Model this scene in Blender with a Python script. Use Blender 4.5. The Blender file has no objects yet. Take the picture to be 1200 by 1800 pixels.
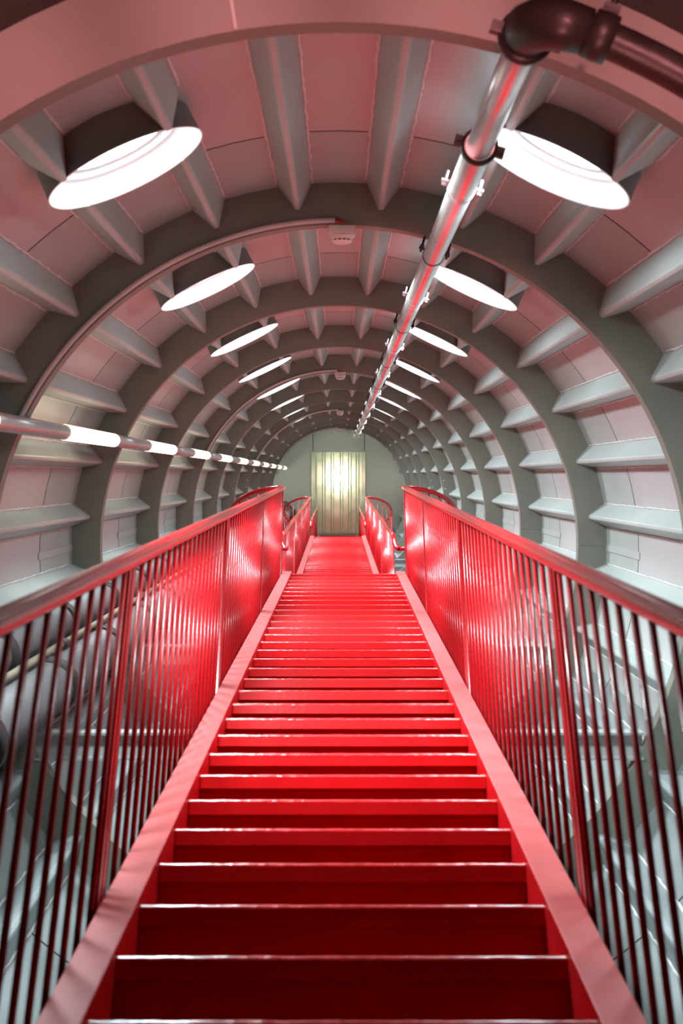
import bpy, math, random
from mathutils import Vector, Matrix
random.seed(7)
PI = math.pi
R_ = math.radians
scene = bpy.context.scene
COL = scene.collection

# ------------------------------------------------------------------ frames
F_PX = 2400.0
TH = R_(33.2)                       # the camera looks up the inclined tube
CAM = Vector((0, 0, 0))
FX, FF, FU = Vector((1, 0, 0)), Vector((0, math.cos(TH), math.sin(TH))), Vector((0, -math.sin(TH), math.cos(TH)))
# tube frame: local X right, local Y along the axis, local Z up across the axis
ty = (FX * (-4 / F_PX) + FF + FU * (62 / F_PX)).normalized()
tx = (FX - ty * FX.dot(ty)).normalized()
tz = tx.cross(ty).normalized()
TUBE_O = CAM - tz * 0.458
TM = Matrix(((tx.x, ty.x, tz.x, TUBE_O.x), (tx.y, ty.y, tz.y, TUBE_O.y), (tx.z, ty.z, tz.z, TUBE_O.z), (0, 0, 0, 1)))
RHO, SKIN = 1.60, 1.79              # inner edge of the ring ribs, shell radius
SP = 2.907
RINGS = [0.42, 3.46] + [SP * (n + 1.14) for n in range(1, 11)]     # distances along the axis
END = SP * (11.2 + 1.14)
STEP_A = 2 * PI / 28


def tp(d, ang, r):                  # tube point: ang 0 = crown, positive to the right
    return TM @ Vector((r * math.sin(ang), d, r * math.cos(ang)))


def tl(x, d, z):                    # tube point from camera-relative x and z
    return TM @ Vector((x, d, z + 0.458))


# ------------------------------------------------------------------ materials
def new_mat(name):
    m = bpy.data.materials.new(name)
    m.use_nodes = True
    nt = m.node_tree
    return m, nt, nt.nodes['Principled BSDF']


def paint(name, col, rough=0.45, metallic=0.0, coat=0.0, var=0.08, nscale=6.0, bump=0.05, bscale=40.0, spec=0.5, rvar=0.1, stretch=None, coat_rough=0.1):
    m, nt, b = new_mat(name)
    N, L = nt.nodes, nt.links
    tc = N.new('ShaderNodeTexCoord')
    src = tc.outputs['Object']
    if stretch:
        mp = N.new('ShaderNodeMapping')
        mp.inputs['Scale'].default_value = stretch
        L.new(src, mp.inputs['Vector'])
        src = mp.outputs['Vector']
    n1 = N.new('ShaderNodeTexNoise'); n1.inputs['Scale'].default_value = nscale; n1.inputs['Detail'].default_value = 5
    L.new(src, n1.inputs['Vector'])
    r = N.new('ShaderNodeValToRGB')
    r.color_ramp.elements[0].position = 0.3
    r.color_ramp.elements[1].position = 0.7
    r.color_ramp.elements[0].color = (*[max(0, c * (1 - var)) for c in col], 1)
    r.color_ramp.elements[1].color = (*[min(1, c * (1 + var)) for c in col], 1)
    L.new(n1.outputs['Fac'], r.inputs['Fac'])
    L.new(r.outputs['Color'], b.inputs['Base Color'])
    mr = N.new('ShaderNodeMapRange')
    mr.inputs['To Min'].default_value = max(0.03, rough - rvar); mr.inputs['To Max'].default_value = min(1, rough + rvar)
    L.new(n1.outputs['Fac'], mr.inputs['Value'])
    L.new(mr.outputs['Result'], b.inputs['Roughness'])
    n2 = N.new('ShaderNodeTexNoise'); n2.inputs['Scale'].default_value = bscale; n2.inputs['Detail'].default_value = 3
    L.new(src, n2.inputs['Vector'])
    bp = N.new('ShaderNodeBump'); bp.inputs['Strength'].default_value = bump; bp.inputs['Distance'].default_value = 0.01
    L.new(n2.outputs['Fac'], bp.inputs['Height'])
    L.new(bp.outputs['Normal'], b.inputs['Normal'])
    b.inputs['Metallic'].default_value = metallic
    b.inputs['Specular IOR Level'].default_value = spec
    b.inputs['Coat Weight'].default_value = coat
    b.inputs['Coat Roughness'].default_value = coat_rough
    return m


def emit(name, col, strength):
    m, nt, b = new_mat(name)
    b.inputs['Base Color'].default_value = (0.8, 0.8, 0.8, 1)
    b.inputs['Emission Color'].default_value = (*col, 1)
    b.inputs['Emission Strength'].default_value = strength
    return m


M = {}
M['web'] = paint('grey_rib_paint', (0.20, 0.212, 0.176), 0.5, var=0.05, nscale=2.5, bump=0.04)
M['stringer'] = paint('grey_stiffener_paint', (0.395, 0.44, 0.42), 0.40, var=0.05, nscale=3, bump=0.06)
M['plate'] = paint('pale_shell_paint', (0.385, 0.40, 0.39), 0.38, var=0.06, nscale=3, bump=0.06, bscale=14)
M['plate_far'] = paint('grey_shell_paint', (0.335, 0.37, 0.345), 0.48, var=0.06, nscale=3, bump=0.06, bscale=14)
M['plate_low'] = paint('darker_low_shell_paint', (0.19, 0.215, 0.21), 0.55, var=0.15, nscale=3, bump=0.06, bscale=14)  # darker version of the shell paint, along the bottom
M['stringer_low'] = paint('darker_low_stiffener_paint', (0.25, 0.285, 0.285), 0.5, var=0.12, nscale=3, bump=0.06)  # darker stiffeners along the bottom
M['seam'] = paint('dark_plate_joint', (0.008, 0.008, 0.008), 0.9)
M['weld'] = paint('weld_bead', (0.62, 0.62, 0.6), 0.35, bump=0.5, bscale=60)
M['red'] = paint('red_gloss_paint', (0.41, 0.0008, 0.0022), 0.42, coat=0.0, var=0.10, nscale=5, bump=0.08, bscale=55, coat_rough=0.16, spec=0.08)
M['flange_sheen'] = paint('flange_top_sheen_red', (0.60, 0.10, 0.10), 0.42, coat=0.2, var=0.12, nscale=9, bump=0.06, bscale=30, coat_rough=0.3)  # ceiling sheen painted into the flange-top red
M['redrail'] = paint('red_handrail_paint', (0.40, 0.005, 0.009), 0.28, coat=0.10, var=0.06, nscale=7, bump=0.05, bscale=70, coat_rough=0.08, spec=0.3, rvar=0.03)
M['red_flange'] = paint('red_stringer_paint', (0.50, 0.004, 0.008), 0.38, coat=0.1, var=0.08, nscale=6, bump=0.04, bscale=26, coat_rough=0.2, spec=0.3)
M['alu'] = paint('aluminium_pipe', (0.78, 0.78, 0.78), 0.3, metallic=0.85, var=0.04, bump=0.02)
M['dull_alu'] = paint('dull_aluminium_sleeve', (0.50, 0.49, 0.48), 0.38, metallic=0.7, var=0.05)
M['nosing'] = paint('worn_red_nosing', (0.62, 0.012, 0.016), 0.22, coat=0.9, var=0.2, nscale=40, bump=0.3, bscale=45, coat_rough=0.12, spec=0.7)
M['handrail'] = paint('smooth_red_handrail', (0.40, 0.005, 0.009), 0.17, coat=0.25, var=0.04, nscale=9, bump=0.0, rvar=0.02, coat_rough=0.06, spec=0.5)
M['zinc'] = paint('zinc_clamp', (0.75, 0.77, 0.8), 0.35, metallic=0.6, var=0.08)
M['iron_and_shade'] = paint('dark_iron_and_shade', (0.035, 0.029, 0.025), 0.42, metallic=0.2, var=0.2, nscale=9, bump=0.15)  # iron of the pipe fittings; also painted shade on shell and front wall
M['dark_clamp'] = paint('dark_clamp_iron', (0.04, 0.035, 0.03), 0.5, metallic=0.3)
M['rubber'] = paint('black_rubber', (0.012, 0.012, 0.012), 0.6)
M['duct'] = paint('grey_duct_jacket', (0.10, 0.097, 0.10), 0.55, var=0.1, nscale=5, bump=0.2, bscale=18)
M['duct_tan'] = paint('tan_pipe_jacket', (0.17, 0.15, 0.10), 0.6, var=0.1)
M['bulk'] = paint('bulkhead_paint', (0.27, 0.30, 0.27), 0.42, var=0.06, nscale=1.2, bump=0.05)
M['galv'] = paint('galvanised_sheet', (0.48, 0.57, 0.41), 0.10, metallic=0.3, var=0.07, nscale=4, bump=0.03, bscale=10, rvar=0.03)
M['steel'] = paint('beam_paint', (0.42, 0.44, 0.43), 0.45, var=0.06)
M['plastic'] = paint('cream_plastic', (0.72, 0.68, 0.62), 0.45, var=0.02, bump=0.0)
M['slot'] = paint('dark_slot', (0.05, 0.045, 0.04), 0.7)
M['conduit'] = paint('pale_conduit', (0.60, 0.55, 0.54), 0.45, var=0.03)
M['capred'] = paint('red_cap_plastic', (0.35, 0.006, 0.012), 0.4)
M['collar'] = paint('grey_collar_paint', (0.19, 0.205, 0.195), 0.5, var=0.06, bump=0.08)
M['lining'] = paint('white_reveal_paint', (0.86, 0.88, 0.88), 0.4, var=0.03, bump=0.05, bscale=10)
M['sky_l'] = emit('daylight_pane_sunny_side', (0.84, 0.95, 1.0), 9.0)
M['sky_r'] = emit('daylight_pane_shade_side', (0.84, 0.95, 1.0), 8.0)
M['lamp'] = emit('fluorescent_diffuser', (1.0, 0.87, 0.60), 2.0)
M['wear'] = paint('bare_worn_steel', (0.35, 0.34, 0.34), 0.35, metallic=0.7)


# ------------------------------------------------------------------ mesh helper
class MB:
    def __init__(self):
        self.v, self.f, self.mi, self.sm = [], [], [], []

    def add(self, verts, faces, mi=0, smooth=False):
        o = len(self.v)
        self.v += [Vector(p) for p in verts]
        for f in faces:
            self.f.append([i + o for i in f]); self.mi.append(mi); self.sm.append(smooth)

    def box(self, c, ax, ay, az, mi=0):             # centre and three half-extent vectors
        c, ax, ay, az = map(Vector, (c, ax, ay, az))
        vs = [c + ax * i + ay * j + az * k for i in (-1, 1) for j in (-1, 1) for k in (-1, 1)]
        self.add(vs, [(0, 1, 3, 2), (4, 6, 7, 5), (0, 4, 5, 1), (2, 3, 7, 6), (0, 2, 6, 4), (1, 5, 7, 3)], mi)

    def prism(self, pts, vec, mi=0, smooth=False):  # polygon (list of points) swept along vec
        n = len(pts); pts = [Vector(p) for p in pts]; vec = Vector(vec)
        vs = pts + [p + vec for p in pts]
        fs = [tuple(range(n))[::-1], tuple(range(n, 2 * n))]
        self.add(vs, fs, mi)
        o = len(self.v) - 2 * n
        for i in range(n):
            j = (i + 1) % n
            self.f.append([o + i, o + j, o + n + j, o + n + i]); self.mi.append(mi); self.sm.append(smooth)

    def tube(self, path, r, seg=12, mi=0, caps=True, radii=None):
        P = [Vector(p) for p in path]
        n = len(P)
        T = []
        for i in range(n):
            a = P[max(0, i - 1)]; b = P[min(n - 1, i + 1)]
            T.append((b - a).normalized())
        ref = Vector((0, 0, 1)) if abs(T[0].z) < 0.9 else Vector((1, 0, 0))
        u = (ref - T[0] * ref.dot(T[0])).normalized()
        vs = []
        for i in range(n):
            u = (u - T[i] * u.dot(T[i])).normalized()
            w = T[i].cross(u)
            rr = radii[i] if radii else r
            for k in range(seg):
                a = 2 * PI * k / seg
                vs.append(P[i] + (u * math.cos(a) + w * math.sin(a)) * rr)
        fs = []
        for i in range(n - 1):
            for k in range(seg):
                k2 = (k + 1) % seg
                fs.append((i * seg + k, i * seg + k2, (i + 1) * seg + k2, (i + 1) * seg + k))
        self.add(vs, fs, mi, True)
        if caps:
            o = len(self.v) - len(vs)
            self.f.append([o + k for k in range(seg)][::-1]); self.mi.append(mi); self.sm.append(False)
            self.f.append([o + (n - 1) * seg + k for k in range(seg)]); self.mi.append(mi); self.sm.append(False)

    def lathe(self, prof, o, axis, seg=32, mi=0, smooth=True, closed=False):   # prof: (radius, height along axis)
        o, axis = Vector(o), Vector(axis).normalized()
        ref = Vector((0, 0, 1)) if abs(axis.z) < 0.9 else Vector((1, 0, 0))
        u = (ref - axis * ref.dot(axis)).normalized(); w = axis.cross(u)
        vs = []
        for (r, h) in prof:
            for k in range(seg):
                a = 2 * PI * k / seg
                vs.append(o + axis * h + (u * math.cos(a) + w * math.sin(a)) * r)
        fs = []
        m = len(prof)
        for i in range(m if closed else m - 1):
            i2 = (i + 1) % m
            for k in range(seg):
                k2 = (k + 1) % seg
                fs.append((i * seg + k, i * seg + k2, i2 * seg + k2, i2 * seg + k))
        self.add(vs, fs, mi, smooth)

    def build(self, name, mats, parent=None, origin=None, sharp=None):
        if not isinstance(mats, (list, tuple)):
            mats = [mats]
        if parent is not None:
            base = parent.matrix_world.translation if origin is None else Vector(origin)
            base = parent['_o'] if '_o' in parent else (0, 0, 0)
            base = Vector(base)
        elif origin is not None:
            base = Vector(origin)
        else:
            lo = Vector((min(p.x for p in self.v), min(p.y for p in self.v), min(p.z for p in self.v)))
            hi = Vector((max(p.x for p in self.v), max(p.y for p in self.v), max(p.z for p in self.v)))
            base = Vector(((lo.x + hi.x) / 2, (lo.y + hi.y) / 2, lo.z))
        me = bpy.data.meshes.new(name)
        me.from_pydata([tuple(p - base) for p in self.v], [], self.f)
        for m in mats:
            me.materials.append(m)
        me.polygons.foreach_set('material_index', self.mi)
        me.polygons.foreach_set('use_smooth', self.sm)
        me.update()
        o = bpy.data.objects.new(name, me)
        COL.objects.link(o)
        if parent is not None:
            o.parent = parent
            o['_o'] = tuple(base)
        else:
            o.location = base
            o['_o'] = tuple(base)
        return o


def tag(o, label=None, cat=None, group=None, kind=None):
    if label: o['label'] = label
    if cat: o['category'] = cat
    if group: o['group'] = group
    if kind: o['kind'] = kind
    return o


def thing(name, loc, label, cat, group=None, kind=None):
    o = bpy.data.objects.new(name, None)
    o.empty_display_size = 0.1
    COL.objects.link(o)
    o.location = loc
    o['_o'] = tuple(loc)
    return tag(o, label, cat, group, kind)


def bevel(o, w, seg=2, angle=40):
    m = o.modifiers.new('bevel', 'BEVEL')
    m.width = w; m.segments = seg; m.limit_method = 'ANGLE'; m.angle_limit = R_(angle)
    m.harden_normals = False


ORD = ['first', 'second', 'third', 'fourth', 'fifth', 'sixth', 'seventh', 'eighth', 'ninth', 'tenth', 'eleventh', 'twelfth', 'thirteenth']

# ------------------------------------------------------------------ the tube shell


def shell(name, i0, i1, label, cat, low=False):
    """skin between stiffener angles i0..i1 (in half-steps around the crown)"""
    mb = MB()
    a0, a1 = i0 * STEP_A, i1 * STEP_A
    na = max(2, int(round((i1 - i0) * 4)))
    back = -3.6
    stations = [back]
    mats_rows = []
    for a, b in zip([back] + RINGS, RINGS + [END]):
        if b < 4:
            stations.append(b); mats_rows.append(3)  # near bays painted dark, shade put into the shell colour
            continue
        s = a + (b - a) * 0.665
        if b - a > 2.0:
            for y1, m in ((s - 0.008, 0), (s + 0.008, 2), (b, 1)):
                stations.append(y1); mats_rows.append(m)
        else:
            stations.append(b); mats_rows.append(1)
    th = 0.012
    for rr in (SKIN, SKIN + th):
        vs = [tp(d, a0 + (a1 - a0) * k / na, rr) for d in stations for k in range(na + 1)]
        for i, mrow in enumerate(mats_rows):
            o = i * (na + 1)
            quad = [(k, k + 1, k + na + 2, k + na + 1) for k in range(na)]
            if rr > SKIN:
                quad = [q[::-1] for q in quad]
            mb.add(vs[o:o + 2 * (na + 1)], quad, mrow, True)
    ob = mb.build(name, [M['plate_low'] if low else M['plate'], M['plate_low'] if low else M['plate_far'], M['seam'], M['iron_and_shade']], origin=(0, 0, 0))
    return tag(ob, label, cat, kind='structure')


ceiling = shell('ceiling', -5, 5, 'curved grey shell of the tube overhead, plates tinted pink, stiffened by V ribs', 'ceiling')
wall_r = shell('wall_right', 5, 9, 'right side of the tube shell with pale shelf-like stiffeners, above the right railing', 'wall')
wall_l = shell('wall_left', -9, -5, 'left side of the tube shell behind the light tube', 'wall')
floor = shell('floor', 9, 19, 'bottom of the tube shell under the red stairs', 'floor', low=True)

_str_cache = {}


def window_d(k):
    return 4.68 + SP * k



def stringer_mesh(L, low=False):
    key = (round(L, 3), low)
    if key in _str_cache:
        return _str_cache[key]
    mb = MB()
    hb, ht, H = 0.078, 0.011, 0.117
    zs = SKIN + 0.004
    nseg = 10
    prof = [(-hb, zs), (-ht - 0.004, zs - H + 0.006), (-ht + 0.004, zs - H), (ht - 0.004, zs - H), (ht + 0.004, zs - H + 0.006), (hb, zs)]
    vs = [Vector((x, L * k / nseg, z)) for k in range(nseg + 1) for (x, z) in prof]
    n = len(prof)
    fs = [(k * n + i, k * n + i + 1, (k + 1) * n + i + 1, (k + 1) * n + i) for k in range(nseg) for i in range(n - 1)]
    mb.add(vs, [f[::-1] for f in fs], 0)
    # irregular weld beads along both feet
    rnd = random.Random(int(L * 1000))
    for s in (-1, 1):
        y = 0.02
        path, rad = [], []
        while y < L - 0.02:
            path.append(Vector((s * (hb + 0.001 + rnd.uniform(-0.002, 0.003)), y, zs - 0.004 - hb * hb / (2 * SKIN))))
            rad.append(rnd.uniform(0.003, 0.0085))
            y += rnd.uniform(0.025, 0.06)
        mb.tube(path, 0.006, 5, 1, radii=rad)
    me = bpy.data.meshes.new('stringer')
    me.from_pydata([tuple(p) for p in mb.v], [], mb.f)
    me.materials.append(M['stringer_low' if low else 'stringer']); me.materials.append(M['weld'])
    me.polygons.foreach_set('material_index', mb.mi)
    me.polygons.foreach_set('use_smooth', mb.sm)
    me.update()
    _str_cache[key] = me
    return me


def add_stringers(parent, idx):
    for a, b in zip(RINGS, RINGS[1:] + [END]):
        if a < 3:
            continue
        for i in idx:
            spans = [(a + 0.02, b)]
            if i in (1, 2, -2, -3) and a < RINGS[-1] - 0.1:        # interrupted by the porthole collar
                c = window_d(RINGS.index(a) - 1)
                spans = [(a + 0.02, c - 0.212), (c + 0.212, b)]
            for (p, q) in spans:
                o = bpy.data.objects.new('stringer', stringer_mesh(q - p, parent is floor))
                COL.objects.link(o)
                o.parent = parent
                o.matrix_local = TM @ Matrix.Translation((0, p, 0)) @ Matrix.Rotation((i + 0.5) * STEP_A, 4, 'Y')


add_stringers(ceiling, list(range(-5, 5))[0:9] if False else range(-4, 4))
add_stringers(wall_r, range(4, 9))
add_stringers(wall_l, range(-9, -4))
add_stringers(floor, range(9, 19))


# lap straps on the side plates
for par, s in ((wall_r, 1), (wall_l, -1)):
    for a, b in zip(RINGS[1:-1], RINGS[2:]):
        L = b - a
        mb = MB()
        ang = s * R_(90.5)
        d0, d1 = a + L * 0.665 - 0.05, b - 0.02
        c = tp((d0 + d1) / 2, ang, SKIN - 0.002)
        rad = (tp(0, ang, 1) - tp(0, ang, 0)).normalized()
        tan = (tp(0, ang + 0.01, 1) - tp(0, ang, 1)).normalized()
        mb.box(c, ty * (d1 - d0) / 2, rad * 0.006, tan * 0.022)
        mb.build('lap_strap', M['plate'], par)

# ------------------------------------------------------------------ ring ribs
ring_words = ['behind the stairs foot', 'beside the stairs foot', 'pink-lit ring nearest the camera, its underside crossing the top of the picture']
for q, d in enumerate(RINGS):
    mb = MB()
    seg = 128
    w = 0.016
    fl = 0.085
    fw = 0.010
    # closed T-like profile: web plate with an inner rim strip
    prof = [(RHO, 0), (RHO, fl), (RHO + fw, fl), (RHO + fw, w), (SKIN + 0.006, w), (SKIN + 0.006, 0)]
    vs = [tp(d + y, 2 * PI * k / seg, r) for (r, y) in prof for k in range(seg)]
    fs = []
    for i in range(len(prof)):
        j = (i + 1) % len(prof)
        for k in range(seg):
            k2 = (k + 1) % seg
            fs.append((i * seg + k, j * seg + k, j * seg + k2, i * seg + k2))
    mb.add(vs, fs, 0, False)
    # plate joints: fine radial weld lines
    for a in (R_(1.2), R_(90), R_(-92), R_(180)) if q != 1 else (R_(-9.3), R_(90), R_(-92)):
        c = tp(d - 0.001, a, (RHO + SKIN) / 2)
        rad = (tp(0, a, 1) - tp(0, a, 0)).normalized()
        tan = ty.cross(rad)
        mb.box(c, rad * ((SKIN - RHO) / 2 - 0.004), tan * 0.004, ty * 0.0015, 1 if q == 1 else 0)
    n = q - 1
    if n < 0:
        lab = 'grey ring rib of the tube beside the camera'
    elif n == 0:
        lab = 'pink-tinted ring rib crossing the top corners, nearest ring of the tube'
    else:
        extra = {1: ', carrying a conduit and smoke detector', 4: ', carrying a conduit and smoke detector',
                 7: ', carrying a conduit and smoke detector', 10: ', carrying the last detector'}.get(n, '')
        lab = 'grey ring rib, %s ring behind the nearest pink one%s' % (ORD[n - 1], extra)
    ob = mb.build('trim_%d' % (q + 1), [M['web'], M['stringer']], origin=(0, 0, 0))
    tag(ob, lab, 'ring rib', 'ring ribs of the tube', 'structure')
    if n in (6, 7):
        for s in (-1, 1):
            for a, r in ((R_(76), 1.64), (R_(80.3), 1.635)):
                b = MB()
                b.lathe([(0.0, -0.012), (0.008, -0.012), (0.011, -0.006), (0.011, 0)], tp(d, s * a, r), ty, 10, 0)
                b.build('bolt_head', M['zinc'], ob)

# ------------------------------------------------------------------ portholes
wn = 0
WINDOWS = []
for k in range(10):
    for s in (-1, 1):
        wn += 1
        d = window_d(k)
        a = s * 2 * STEP_A
        pos = ('nearest the camera' if k == 0 else '%s from the camera' % ORD[k])
        lab = 'round porthole with white flared reveal on the %s of the ceiling, %s' % ('left' if s < 0 else 'right', pos)
        nrm = (tp(0, a, 0) - tp(0, a, 1)).normalized()       # towards the axis
        skin_c = tp(d, a, SKIN)
        root = thing('window_%d' % wn, skin_c, lab, 'porthole', 'portholes on the left' if s < 0 else 'portholes on the right', 'structure')
        H = 0.119
        c = MB()
        # outer collar, rim and flared reveal as separate meshes
        c.lathe([(0.282, -0.03), (0.282, 0.06), (0.286, H - 0.004), (0.289, H)], skin_c, nrm, 48)
        tag(c.build('collar', M['collar'], root), 'dark grey outer collar')
        c = MB()
        c.lathe([(0.289, H), (0.286, H + 0.003), (0.282, H), (0.250, 0.075), (0.226, 0.045), (0.214, 0.043), (0.205, 0.022), (0.200, 0.018)], skin_c, nrm, 48)
        tag(c.build('reveal', M['lining'], root), 'white flared reveal')
        c = MB()
        seg = 40
        c.lathe([(0.204, 0.024), (0.188, 0.024), (0.188, 0.014)], skin_c, nrm, 40)
        frame = c.build('window_frame', M['zinc'], root)
        c = MB()
        c.lathe([(0.0001, 0.02), (0.190, 0.02)], skin_c, nrm, 40)
        tag(c.build('pane', M['sky_l'] if s < 0 else M['sky_r'], frame), 'bright daylit pane')
        WINDOWS.append((skin_c + nrm * 0.028, skin_c + nrm * 2, s))

# ------------------------------------------------------------------ end bulkhead and the wall behind the camera
mb = MB()
seg = 96
r0 = SKIN
mb.prism([tp(END, 2 * PI * k / seg, r0) for k in range(seg)][::-1], ty * 0.05)
wall_b = mb.build('wall_back', [M['bulk']], origin=(0, 0, 0))
tag(wall_b, 'round grey-green bulkhead closing the far end of the tube', 'wall', kind='structure')
DW = (-44 * END / F_PX, 41 * END / F_PX)           # door edges, camera-relative x at the end plane
DZ = (-(938 - 838) * END / F_PX, (838 - 795) * END / F_PX)
for x in (DW[0] - 0.03, DW[1] + 0.05):
    b = MB()
    b.box(tl(x, END - 0.002, 0.62 + DZ[1] * 0.5), tx * 0.008, ty * 0.003, tz * (1.05 - DZ[1] * 0.5 - 0.07))
    b.build('panel_joint', M['seam'], wall_b)
mb = MB()
mb.prism([tp(-3.6, 2 * PI * k / seg, SKIN) for k in range(seg)], -ty * 0.05)
tag(mb.build('wall_front', [M['iron_and_shade']], origin=(0, 0, 0)), 'dark bulkhead behind the camera at the foot of the tube', 'wall', kind='structure')  # painted dark for the unlit hall, keeping bounce off the near risers

# the door: corrugated galvanised sheet
dc = tl((DW[0] + DW[1]) / 2, END, DZ[0])
door = thing('door_1', dc, 'corrugated galvanised sheet door with a bright glare at the far end', 'door', kind='structure')
prof = []
x = DW[0]
ribs = [0, .02, .055, .075, .16, .18, .215, .235, .34, .36, .395, .41, .53, .55, .585, .60, .70, .72, .755, .775, .86, .88, .915, .935, 1.0]
hgt = [1, 1, 0, 0, 0, 1, 1, 0, 0, 1, 1, 0, 0, 1, 1, 0, 0, 1, 1, 0, 0, 1, 1, 0, 0]
pts = [(DW[0] + (DW[1] - DW[0]) * r, 0.028 - 0.022 * (1 - h)) for r, h in zip(ribs, hgt)]
mb = MB()
nz = 6
for j in range(nz):
    z0 = DZ[0] + (DZ[1] - DZ[0]) * j / nz
    z1 = DZ[0] + (DZ[1] - DZ[0]) * (j + 1) / nz
    for (xa, ha), (xb, hb) in zip(pts, pts[1:]):
        mb.add([tl(xa, END - ha - 0.01, z0), tl(xb, END - hb - 0.01, z0), tl(xb, END - hb - 0.01, z1), tl(xa, END - ha - 0.01, z1)], [(0, 1, 2, 3)], 0)
# thickness: side and top returns
zc, zh = (DZ[0] + DZ[1]) / 2, (DZ[1] - DZ[0]) / 2
mb.box(tl(DW[0], END - 0.018, zc), tx * 0.004, ty * 0.018, tz * zh)
mb.box(tl(DW[1], END - 0.018, zc), tx * 0.004, ty * 0.018, tz * zh)
mb.box(tl((DW[0] + DW[1]) / 2, END - 0.016, DZ[1]), tx * (DW[1] - DW[0]) / 2, ty * 0.016, tz * 0.006)
mb.build('corrugated_panel', M['galv'], door)
for x, sx in ((DW[0] - 0.045, -1), (DW[1] + 0.045, 1)):
    b = MB()
    b.box(tl(x, END - 0.03, zc), tx * 0.022, ty * 0.03, tz * (zh + 0.02))
    b.box(tl(x - sx * 0.024, END - 0.055, zc), tx * 0.012, ty * 0.006, tz * (zh + 0.02))
    b.build('door_frame', M['galv'], door)

# ------------------------------------------------------------------ stairs
SN, CS = math.sin(TH), math.cos(TH)


def yz(d, h):                        # horizontal distance and height of a point of the stair plane h below the camera
    zc = 0.03875 * d - h
    return d * CS - zc * SN, d * SN + zc * CS


D0, DL = 2.44, 0.3175
Y0, Z0 = yz(D0, 1.0)
Y1, Z1 = yz(D0 + DL, 1.0)
G, RI = Y1 - Y0, Z1 - Z0             # going and riser
SLOPE = math.atan2(RI, G)
Wi, Wo = 0.455, 0.535
RAILH = 0.905                        # handrail above the nosing line
RX = 0.548
LAND = 1.11


class Line:
    """centre line of a flight: x as a linear function of y"""
    def __init__(self, x0, k):
        self.x0, self.k = x0, k

    def p(self, x, y, z):
        return Vector((self.x0 + self.k * y + x, y, z))


L1 = Line(-0.0065, 0.00255)
L2 = Line(0.0, -0.0031)
N1a, N1b = -7, 30
YL1, ZL1 = Y0 + N1b * G, Z0 + N1b * RI
Y2s = YL1 + LAND
N2 = 43
YL2, ZL2 = Y2s + (N2 - 1) * G, ZL1 + N2 * RI
Y3s = YL2 + LAND
N3 = 27
flights = []


def make_flight(line, ys, zs, n, label, first_lip=True, tail=0.0):
    """n nosings, the first at (ys, zs)"""
    ye, ze = ys + (n - 1) * G, zs + (n - 1) * RI
    root = thing('stair_flight', line.p(0, ys, zs - RI), label, 'stairs', 'red stair flights up the tube')
    # stringers: channel with the web inside and the flanges outward
    for s in (-1, 1):
        mb = MB()
        up = Vector((0, -math.sin(SLOPE), math.cos(SLOPE)))
        a = line.p(0, ys - G * 0.55, zs - RI * 0.55); b = line.p(0, ye + G * 0.10, ze + RI * 0.10)
        vec = b - a
        def P(x, h):
            return a + Vector((s * x, 0, 0)) + up * h
        top = 0.015
        sec = [P(Wi, top), P(Wo, top), P(Wo, top - 0.014), P(Wi + 0.012, top - 0.014), P(Wi + 0.012, top - 0.226), P(Wo, top - 0.226), P(Wo, top - 0.24), P(Wi, top - 0.24)]
        if s < 0:
            sec = sec[::-1]
        mb.prism(sec, vec)
        nf = len(mb.f)
        for q in range(nf):                        # flange top painted paler, the ceiling's reflection put into its colour
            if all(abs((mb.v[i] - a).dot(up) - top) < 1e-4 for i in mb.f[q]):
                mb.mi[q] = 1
        o = mb.build('stair_stringer', [M['red_flange'], M['flange_sheen']], root)
        bevel(o, 0.003, 2)
    tread_me = riser_me = nose_me = None
    for i in range(n):
        y, z = ys + i * G, zs + i * RI
        pos = line.p(0, y, z)
        if tread_me is None:
            # tread pan: top sheet, rounded nose and down-turned lip (one section swept across)
            mb = MB()
            rn = 0.012
            arc = [(rn - rn * math.sin(t * PI / 2 / 5), -rn + rn * math.cos(t * PI / 2 / 5)) for t in range(6)]
            sec = [(G + 0.02, 0), *arc, (0, -0.050), (0.007, -0.050), (0.007, -0.014), (G + 0.02, -0.006)]
            nx = 36
            rnd = random.Random(3)
            rows = []
            for q in range(nx + 1):
                x = -Wi + 0.001 + (2 * Wi - 0.002) * q / nx
                rows.append([pos + Vector((x, a, b + (rnd.uniform(-0.0012, 0.0004) if 0 < j < 7 else 0))) for j, (a, b) in enumerate(sec)])
            m = len(sec)
            vs = [p for r in rows for p in r]
            fs = []
            for q in range(nx):
                for j in range(m):
                    j2 = (j + 1) % m
                    fs.append((q * m + j, (q + 1) * m + j, (q + 1) * m + j2, q * m + j2))
            mb.add(vs, fs, 0, False)
            for f in range(len(mb.f)):
                mb.sm[f] = (f % m) in (1, 2, 3, 4, 5)
                mb.mi[f] = 1 if (f % m) in (1, 2, 3, 4, 5) else 0
            mb.add([vs[j] for j in range(m)], [tuple(range(m))], 0)
            mb.add([vs[nx * m + j] for j in range(m)], [tuple(range(m))[::-1]], 0)
            o = mb.build('tread', [M['red'], M['nosing']], root)
            tread_me = o; base = pos
            mb = MB()
            mb.box(pos + Vector((0, 0.026, -RI / 2 - 0.008)), (Wi - 0.001, 0, 0), (0, 0.004, 0), (0, 0, RI / 2 - 0.004))
            riser_me = mb.build('riser', M['red'], root)
        else:
            for src in (tread_me, riser_me):
                c = src.copy()
                COL.objects.link(c)
                c.parent = root
                c.location = pos - base
    return root


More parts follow.
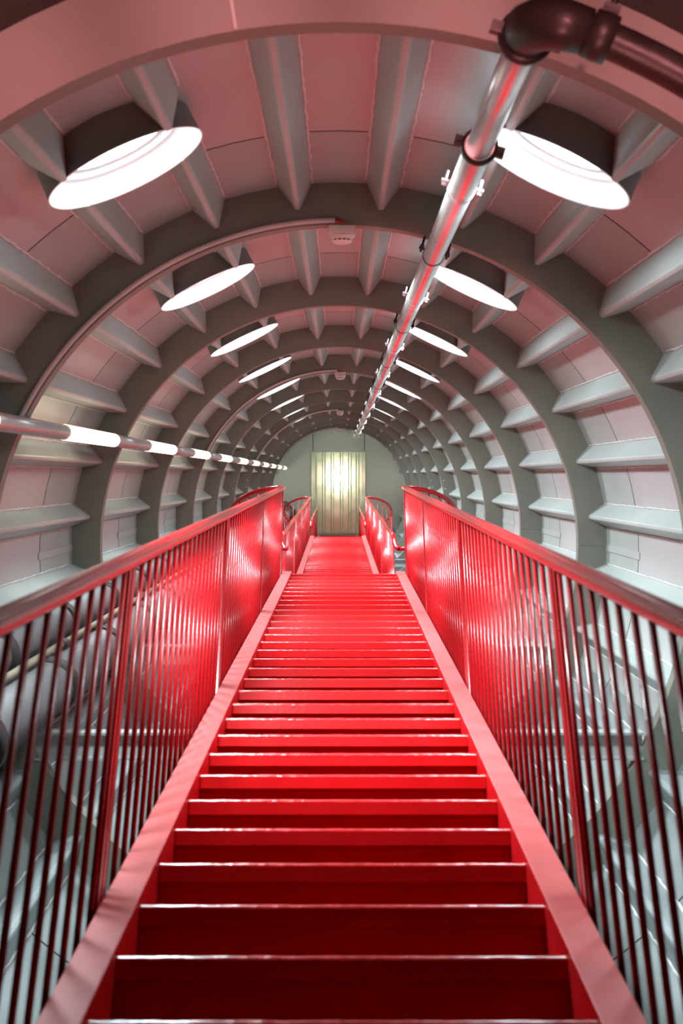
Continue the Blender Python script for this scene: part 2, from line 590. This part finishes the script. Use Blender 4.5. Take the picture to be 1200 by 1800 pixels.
def make_railing(line, s, ys, zs, ye, ze, n_bal, post_phase, label, start_hook=None, posts=True):
    """sloping handrail with vertical balusters; (ys, zs)-(ye, ze) is the stretch of the nosing line it follows"""
    base = line.p(s * RX, ys, zs)
    root = thing('stair_railing', base, label, 'railing', 'red stair railings')
    A = line.p(s * RX, ys, zs + RAILH); B = line.p(s * RX, ye, ze + RAILH)
    mb = MB()
    path = []
    if start_hook is not None:
        # the rail turns down and outwards to meet the landing loop
        h = start_hook
        path += [h]
        mid = Vector((A.x + s * 0.01, A.y - 0.035, h.z + 0.005))
        P0, P1, P2 = h, mid, A
        for t in (0.2, 0.35, 0.5, 0.65, 0.8):
            path.append(P0 * (1 - t) ** 2 + P1 * 2 * t * (1 - t) + P2 * t * t)
    nseg = 24
    for i in range(nseg + 1):
        path.append(A.lerp(B, i / nseg))
    mb.tube(path, 0.023, 14)
    mb.build('handrail', M['handrail'], root)
    bm = None
    tot = n_bal
    for i in range(tot):
        t = (i + 0.5) / tot
        y = ys + (ye - ys) * t; z = zs + (ze - zs) * t
        p = line.p(s * RX, y, z)
        if bm is None:
            mb = MB()
            mb.tube([p + Vector((0, 0, -0.16)), p + Vector((0, 0, RAILH))], 0.0072, 8)
            bm = mb.build('baluster', M['redrail'], root); b0 = p
        else:
            c = bm.copy(); COL.objects.link(c); c.parent = root; c.location = p - b0
    # posts: paired flat bars, one pair per ring bay
    run = math.hypot(ye - ys, ze - zs)
    k = post_phase
    pm = None
    while k < run - 0.1:
        if posts and k > 0.05:
            t = k / run
            p = line.p(s * RX, ys + (ye - ys) * t, zs + (ze - zs) * t)
            if pm is None:
                mb = MB()
                for dy in (-0.022, 0.022):
                    mb.box(p + Vector((0, dy, RAILH / 2 - 0.12)), (0.008, 0, 0), (0, 0.014, 0), (0, 0, RAILH / 2 + 0.12))
                mb.box(p + Vector((0, 0, -0.2)), (0.009, 0, 0), (0, 0.04, 0), (0, 0, 0.04))
                pm = mb.build('post', M['redrail'], root); p0 = p
            else:
                c = pm.copy(); COL.objects.link(c); c.parent = root; c.location = p - p0
        k += SP
    return root


def make_loop(lineA, lineB, s, y0, zl, label):
    """half-round guard rail around a landing bay, level with the top of the lower rail"""
    zr = zl + RAILH
    r = (LAND - 0.05) / 2
    cx = lineA.x0 + lineA.k * y0 + s * RX
    base = Vector((cx, y0 + r, zl))
    root = thing('landing_guardrail', base, label, 'railing', 'half-round landing guard rails')
    pts = []
    for i in range(25):
        a = PI * i / 24
        pts.append(Vector((cx + s * r * math.sin(a), y0 + r - r * math.cos(a), zr)))
    mb = MB(); mb.tube(pts, 0.021, 14); mb.build('handrail', M['handrail'], root)
    bm = None
    for i in range(1, 14):
        a = PI * i / 14
        p = Vector((cx + s * r * math.sin(a), y0 + r - r * math.cos(a), zl))
        if bm is None:
            mb = MB(); mb.tube([p + Vector((0, 0, -0.009)), p + Vector((0, 0, RAILH))], 0.0072, 8)
            bm = mb.build('baluster', M['redrail'], root); b0 = p
        else:
            c = bm.copy(); COL.objects.link(c); c.parent = root; c.location = p - b0
    return root, pts[-1]


def make_landing(line, y0, z, label):
    root = thing('stair_landing', line.p(0, y0 + LAND / 2, z - 0.06), label, 'landing', 'red stair landings')
    r = (LAND - 0.05) / 2
    pts = []
    c = line.p(0, y0 + r, z)
    for s in (1, -1):
        for i in range(17):
            a = PI * i / 16
            if s > 0:
                pts.append(c + Vector((RX + (r + 0.012) * math.sin(a), -(r) * math.cos(a), 0)))
            else:
                pts.append(c + Vector((-RX - (r + 0.012) * math.sin(a), r * math.cos(a), 0)))
    mb = MB(); mb.prism([p + Vector((0, 0.012, -0.008)) for p in pts][::-1], (0, 0, -0.05))
    mb.build('platform', M['red'], root)
    return root


make_flight(L1, Y0 + N1a * G, Z0 + N1a * RI, N1b - N1a + 1, 'long red painted stair flight in the foreground, rising from the bottom edge')
make_landing(L1, YL1 + 0.03, ZL1, 'red landing with half-round side bays between the near and the middle stair flight')
make_flight(L2, Y2s, ZL1 + RI, N2, 'middle red stair flight seen beyond the top of the near flight')
make_landing(L2, YL2 + 0.03, ZL2, 'red landing with half-round side bays above the middle stair flight')
YT = (tl(0, END, 0)).y
make_flight(L2, Y3s, ZL2 + RI, N3, 'last short red stair flight just under the metal door')
YL3, ZL3 = Y3s + (N3 - 1) * G, ZL2 + N3 * RI

run_k0 = N1a
for s, w in ((-1, 'left'), (1, 'right')):
    ys, zs = Y0 + run_k0 * G, Z0 + run_k0 * RI
    nb = int(round(math.hypot(YL1 - ys, ZL1 - zs) / 0.148))
    make_railing(L1, s, ys, zs, YL1, ZL1, nb, (3.05 - (D0 + run_k0 * DL)), 'red railing of thin vertical bars along the %s of the foreground stairs' % w)
    lp, e1 = make_loop(L1, L2, s, YL1, ZL1, 'red half-round guard rail on the %s at the first landing' % w)
    nb = int(round(math.hypot(YL2 - Y2s, ZL2 - ZL1 - RI) / 0.148))
    make_railing(L2, s, Y2s, ZL1 + RI, YL2, ZL2, min(nb, 98), 0.9, 'red railing along the %s of the middle stair flight' % w, start_hook=e1)
    lp, e2 = make_loop(L2, L2, s, YL2, ZL2, 'small red half-round guard rail on the %s at the upper landing' % w)
    nb = int(round(math.hypot(YL3 - Y3s, ZL3 - ZL2 - RI) / 0.148))
    make_railing(L2, s, Y3s, ZL2 + RI, YL3, ZL3, nb, 0.9, 'short red railing on the %s just before the metal door' % w, start_hook=e2)

# ------------------------------------------------------------------ cross beams under the stairs
for q, d in enumerate(RINGS):
    n = q - 1
    if d < 4:
        continue
    plane = (-1.0 if d < 12.5 else (-1.49 if d < 26 else -1.985)) + 0.0129 * d
    zc = plane - 0.24 - 0.075
    half = math.sqrt(RHO ** 2 - (zc + 0.458) ** 2) - 0.004
    mb = MB()
    hh = 0.058
    for zz in (hh, -hh):
        mb.box(tl(0, d + 0.04, zc + zz), tx * half, ty * 0.045, tz * 0.006)
    mb.box(tl(0, d + 0.04, zc), tx * half, ty * 0.005, tz * hh)
    o = mb.build('cross_beam', M['steel'])
    lab = 'grey steel cross beam spanning the tube under the stairs, %s' % (
        'nearest one' if n == 1 else '%s from the stairs foot' % ORD[n - 1])
    tag(o, lab, 'beam', 'cross beams under the stairs', 'structure')

# ------------------------------------------------------------------ light tube on the left
lx, lz, lr = -1.375, 0.222, 0.041
root = thing('light_tube', tl(lx, 3.5, lz), 'aluminium tube with glowing white sections along the left wall', 'light')
segs = []
k = -1
while True:
    a = 6.83 + 2.94 * k
    if a + 1.5 > END - 0.3:
        break
    segs.append((a, a + 1.5)); k += 1
prev = RINGS[0] + 0.3
for (a, b) in segs:
    mb = MB(); mb.tube([tl(lx, prev, lz), tl(lx, a + 0.02, lz)], lr - 0.002, 20)
    mb.build('metal_sleeve', M['dull_alu'], root)
    mb = MB(); mb.tube([tl(lx, a, lz), tl(lx, a + 0.03, lz), tl(lx, b - 0.03, lz), tl(lx, b, lz)], lr, 20)
    tag(mb.build('lamp_section', M['lamp'], root), 'glowing white tube section')
    prev = b - 0.02
mb = MB(); mb.tube([tl(lx, prev, lz), tl(lx, prev + 0.5, lz)], lr - 0.002, 20)
mb.build('metal_sleeve', M['dull_alu'], root)
for d in RINGS:
    ang = math.atan2(lx, lz + 0.458)
    mb = MB()
    rc = math.hypot(lx, lz + 0.458)
    mb.tube([tp(d + 0.04, ang, rc + lr - 0.004), tp(d + 0.04, ang, RHO + 0.004)], 0.012, 8)
    mb.build('bracket', M['zinc'], root)

# ------------------------------------------------------------------ overhead pipe
px_, pz_ = 0.425, 1.001
root = thing('overhead_pipe', tl(px_, 3.1, pz_), 'silver pipe hung under the ceiling right of centre with a dark elbow', 'pipe')
pang = math.atan2(px_, pz_ + 0.458); prad = math.hypot(px_, pz_ + 0.458)
mb = MB(); mb.tube([tl(px_, 3.06, pz_), tl(px_, 4.2, pz_)], 0.040, 24); mb.build('narrow_pipe', M['alu'], root)
mb = MB(); mb.tube([tl(px_, 4.16, pz_), tl(px_, END - 0.4, pz_)], 0.046, 24); mb.build('main_pipe', M['alu'], root)
prd = (tp(0, pang, 1) - tp(0, pang, 0)).normalized(); ptn = ty.cross(prd).normalized()
# coupling flange where the pipe widens
mb = MB()
mb.lathe([(0.046, -0.016), (0.056, -0.016), (0.058, 0), (0.056, 0.016), (0.046, 0.016)], tl(px_, 4.17, pz_), ty, 24)
for s in (-1, 1):
    c = tl(px_, 4.17, pz_) + ptn * s * 0.064
    mb.box(c, ptn * 0.014, ty * 0.012, prd * 0.016)
    mb.tube([c - ty * 0.03 + ptn * s * 0.004, c + ty * 0.03 + ptn * s * 0.004], 0.007, 8)
mb.build('pipe_coupling', M['dark_clamp'], root)
# zinc saddle clamps in mid bay, dark hangers at the rings
for n in range(0, 11):
    d = 4.78 + SP * n
    if d < END - 0.6:
        mb = MB()
        c = tl(px_, d, pz_)
        mb.lathe([(0.0462, -0.018), (0.050, -0.018), (0.050, 0.018), (0.0462, 0.018)], c, ty, 20)
        bolts = []
        for s in (-1, 1):
            mb.box(c + ptn * s * 0.060 + prd * 0.012, ptn * 0.016, ty * 0.018, prd * 0.004)
            bb = MB()
            bb.tube([c + ptn * s * 0.062 - prd * 0.006, c + ptn * s * 0.062 + prd * 0.05], 0.005, 6)
            bb.lathe([(0.0, 0), (0.010, 0), (0.010, 0.01), (0.0, 0.01)], c + ptn * s * 0.062 - prd * 0.004, prd, 6, smooth=False)
            bolts.append(bb)
        mb.tube([c + prd * 0.046, c + prd * (SKIN - prad + 0.0)], 0.009, 8)
        cl = mb.build('saddle_clamp', M['zinc'], root)
        for bb in bolts:
            bb.build('bolt', M['zinc'], cl)
    if n >= 1:
        d = RINGS[n + 1] - 0.02
        mb = MB()
        c = tl(px_, d, pz_)
        mb.lathe([(0.0462, -0.008), (0.0495, -0.008), (0.0495, 0.008), (0.0462, 0.008)], c, ty, 20)
        hb = []
        for s in (-1, 1):
            q = c + ptn * s * 0.060 + prd * 0.016
            mb.box(q, ptn * 0.012, ty * 0.008, prd * 0.006)
            bb = MB()
            bb.tube([q - prd * 0.018, q + prd * 0.055], 0.0055, 6)
            bb.box(q + prd * 0.012, ptn * 0.009, ty * 0.010, prd * 0.004)
            hb.append(bb)
        cl = tag(mb.build('ring_hanger', M['dark_clamp'], root), 'dark iron hanger')
        for bb in hb:
            bb.build('bolt', M['dark_clamp'], cl)
# dark elbow and branch pipe following the nearest ring to the right
mb = MB()
ctr = tl(px_, 3.07, pz_)
pts = [tl(px_, 3.13, pz_), tl(px_, 3.07, pz_), tp(3.03, pang + 0.012, prad), tp(3.0, pang + 0.04, prad + 0.003), tp(2.99, pang + 0.08, prad + 0.003)]
mb.tube(pts, 0.05, 20, radii=[0.052, 0.056, 0.058, 0.056, 0.050])
mb.lathe([(0.041, -0.012), (0.064, -0.012), (0.066, 0), (0.064, 0.012), (0.041, 0.012)], tl(px_, 3.13, pz_), ty, 24)
for s in (-1, 1):
    mb.box(tl(px_, 3.13, pz_) + ptn * s * 0.07 * 1.0, ptn * 0.014, ty * 0.013, prd * 0.013)
tag(mb.build('elbow', M['iron_and_shade'], root), 'dark brown elbow fitting')
mb = MB()
arc = [tp(2.99, pang + 0.07 + i * 0.035, prad + 0.003) for i in range(22)]
mb.tube(arc, 0.040, 18)
tag(mb.build('branch_pipe', M['iron_and_shade'], root), 'dark brown branch pipe')
mb = MB()
cc = tp(2.99, pang + 0.098, prad + 0.003); tdir = (tp(2.99, pang + 0.11, prad) - tp(2.99, pang + 0.09, prad)).normalized()
mb.lathe([(0.040, -0.028), (0.053, -0.026), (0.055, 0.0), (0.053, 0.026), (0.040, 0.028)], cc, tdir, 24)
rr = (cc - tp(2.99, 0, 0)).normalized()
mb.box(cc + rr * 0.058, tdir * 0.018, ty * 0.016, rr * 0.014)
mb.tube([cc + rr * 0.05, cc + rr * 0.105], 0.008, 8)
mb.build('pipe_coupling', M['iron_and_shade'], root)

# ------------------------------------------------------------------ smoke detectors and conduits
for j, n in enumerate((1, 4, 7, 10)):
    d = RINGS[n + 1]
    nm = 'ring rib %s' % ['nearest to the stairs foot', 'halfway up the tube', 'in the far third of the tube', 'just before the bulkhead'][j]
    a0 = 0.008 if n < 10 else -0.05 * 0
    c = tp(d + 0.045, a0, RHO + 0.0)
    dn = (tp(0, a0, 0) - tp(0, a0, 1)).normalized(); tn = ty.cross(dn).normalized()
    lab = 'cream smoke detector under the crown of the %s' % ['largest complete ring rib', 'ring rib halfway along the tube', 'third ring rib with a conduit', 'last ring rib before the bulkhead'][j]
    root = thing('smoke_detector', c, lab, 'smoke detector', 'smoke detectors under the ring ribs')
    mb = MB(); mb.box(c + dn * 0.021, tn * 0.060, ty * 0.05, dn * 0.021); o = mb.build('mounting_base', M['plastic'], root); bevel(o, 0.004)
    mb = MB(); mb.lathe([(0.058, 0.042), (0.058, 0.048), (0.047, 0.058), (0.044, 0.060)], c, dn, 28)
    mb.lathe([(0.046, 0.066), (0.040, 0.074), (0.030, 0.078), (0.0001, 0.079)], c, dn, 28)
    for i in range(12):
        a = 2 * PI * i / 12
        q = c + dn * 0.062 + (tn * math.cos(a) + ty * math.sin(a)) * 0.043
        mb.box(q, tn * 0.003, ty * 0.003, dn * 0.006)
    head = mb.build('detector_head', M['plastic'], root)
    mb = MB(); mb.lathe([(0.036, 0.055), (0.036, 0.069)], c, dn, 24); tag(mb.build('vent_slot', M['slot'], head), 'dark vent slot')
    # conduit along the left of the ring
    a_end = -R_(66)
    rc = RHO + 0.018
    root = thing('conduit', tp(d - 0.014, a_end, rc), 'pale cable conduit along the left inner edge of the %s' % [
        'largest complete ring rib', 'ring rib halfway along the tube', 'third ring rib with a conduit', 'last ring rib before the bulkhead'][j], 'conduit', 'cable conduits on the ring ribs')
    mb = MB(); mb.tube([tp(d - 0.014, -0.012 + (a_end + 0.012) * i / 40, rc) for i in range(41)], 0.0115, 10)
    ctube = mb.build('conduit_tube', M['conduit'], root)
    mb = MB(); mb.tube([tp(d - 0.014, -0.013, rc), tp(d - 0.014, -0.004, rc), tp(d - 0.014, 0.006, rc - 0.006), tp(d - 0.008, 0.014, rc - 0.012)], 0.008, 8, radii=[0.009, 0.009, 0.008, 0.005])
    tag(mb.build('cable_tail', M['capred'], ctube), 'dark red cable end')

# ------------------------------------------------------------------ ducts along the lower left
def duct(x, z, r, label, step, phase, mat, clampr=0.014):
    d0, d1 = RINGS[0] - 0.2, END - 0.25
    root = thing('duct_pipe', tl(x, d0, z), label, 'pipe', 'pipes along the lower left wall')
    mb = MB(); mb.tube([tl(x, d0, z), tl(x, d1, z)], r, 24); mb.build('jacket', mat, root)
    d = d0 + phase
    cm = None
    while d < d1 - 0.1:
        if cm is None:
            mb = MB()
            mb.lathe([(r - 0.002, -0.045), (r + clampr, -0.045), (r + clampr, 0.045), (r - 0.002, 0.045)], tl(x, d, z), ty, 24)
            cm = tag(mb.build('clamp_band', M['rubber'], root), 'black clamp band'); dd = d
        else:
            c = cm.copy(); COL.objects.link(c); c.parent = root; c.location = ty * (d - dd)
        d += step
    return root


duct(-1.25, -0.905, 0.115, 'thick grey lagged pipe behind the left railing, lower of the pair', 1.27, 0.55, M['duct'])
duct(-1.40, -0.72, 0.09, 'grey lagged pipe behind the left railing, upper of the pair', 1.27, 0.2, M['duct'], 0.012)
duct(-1.261, -0.761, 0.015, 'thin tan pipe running between the two grey lagged pipes', 2.5, 1.0, M['duct_tan'], 0.006)

# ------------------------------------------------------------------ lights
def light(name, kind, loc, energy, color, **kw):
    l = bpy.data.lights.new(name, kind)
    l.energy = energy; l.color = color
    for k_, v_ in kw.items():
        setattr(l, k_, v_)
    o = bpy.data.objects.new(name, l)
    COL.objects.link(o)
    o.location = loc
    return o


def aim(o, target):
    o.rotation_euler = (Vector(target) - o.location).to_track_quat('-Z', 'Y').to_euler()


# daylight entering through each porthole
for p, q, s in WINDOWS:
    dl = light('porthole_daylight', 'AREA', p, 66 if s < 0 else 20, (0.82, 0.94, 1.0), shape='DISK', size=0.36, spread=R_(125))
    aim(dl, q)
# added narrow spot, unseen behind the camera, putting a glint on the door
sp = light('added_glint_spot', 'SPOT', tl(0.0, -2.6, -0.02), 460, (1.0, 0.96, 0.80), spot_size=R_(3.6), spot_blend=0.6, shadow_soft_size=0.10)
aim(sp, tl(0, END, -0.15))
# added unseen reddish spot, throwing pink up onto the nearest bay
gl = light('added_pink_uplight', 'SPOT', tl(0.0, 0.9, -0.85), 110, (1.0, 0.34, 0.33), spot_size=R_(58), spot_blend=0.45, shadow_soft_size=0.3)
aim(gl, tl(0, 0.9 + math.cos(R_(56)), -0.85 + math.sin(R_(56))))
# added row of unseen reddish spots, washing the face of the nearest rib
for ang in (-62, -40, -20, 0, 20, 40, 62):
    hl = light('added_rib_spot', 'SPOT', tp(0.62, R_(ang), 1.70), 135, (1.0, 0.32, 0.35), spot_size=R_(26), spot_blend=0.8, shadow_soft_size=0.05)
    aim(hl, tp(3.46, R_(ang), 1.76))
# added area lights hidden behind the last ring rib, washing the bulkhead
for ang in (-78, 78, 0):
    p = tp(33.1, R_(ang), 1.66)
    a_ = light('added_bulkhead_wash', 'AREA', p, 24 if ang else 6, (1.0, 0.96, 0.86), shape='RECTANGLE', size=0.9, size_y=0.12)
    aim(a_, tl(0, END + 0.6, -0.4))

w = bpy.data.worlds.new('world')
scene.world = w
w.use_nodes = True
w.node_tree.nodes['Background'].inputs['Color'].default_value = (0.7, 0.8, 1.0, 1)
w.node_tree.nodes['Background'].inputs['Strength'].default_value = 0.3

# ------------------------------------------------------------------ camera
cam = bpy.data.cameras.new('camera')
cam.sensor_fit = 'VERTICAL'
cam.sensor_height = 36.0
cam.sensor_width = 24.0
cam.lens = F_PX / 1800.0 * 36.0
cam.clip_start = 0.05
cam.clip_end = 200
cam.dof.use_dof = True
cam.dof.focus_distance = 11.0
cam.dof.aperture_fstop = 5.0
co = bpy.data.objects.new('camera', cam)
COL.objects.link(co)
co.location = CAM
co.rotation_euler = (PI / 2 + TH, 0, 0)
scene.camera = co

for o in bpy.data.objects:
    if '_o' in o:
        del o['_o']

scene.view_settings.view_transform = 'Standard'
scene.view_settings.look = 'None'
scene.view_settings.exposure = 0.58
scene.view_settings.gamma = 1.0
scene.view_settings.use_curve_mapping = False
scene.cycles.max_bounces = 10
scene.cycles.diffuse_bounces = 6
scene.cycles.use_denoising = True
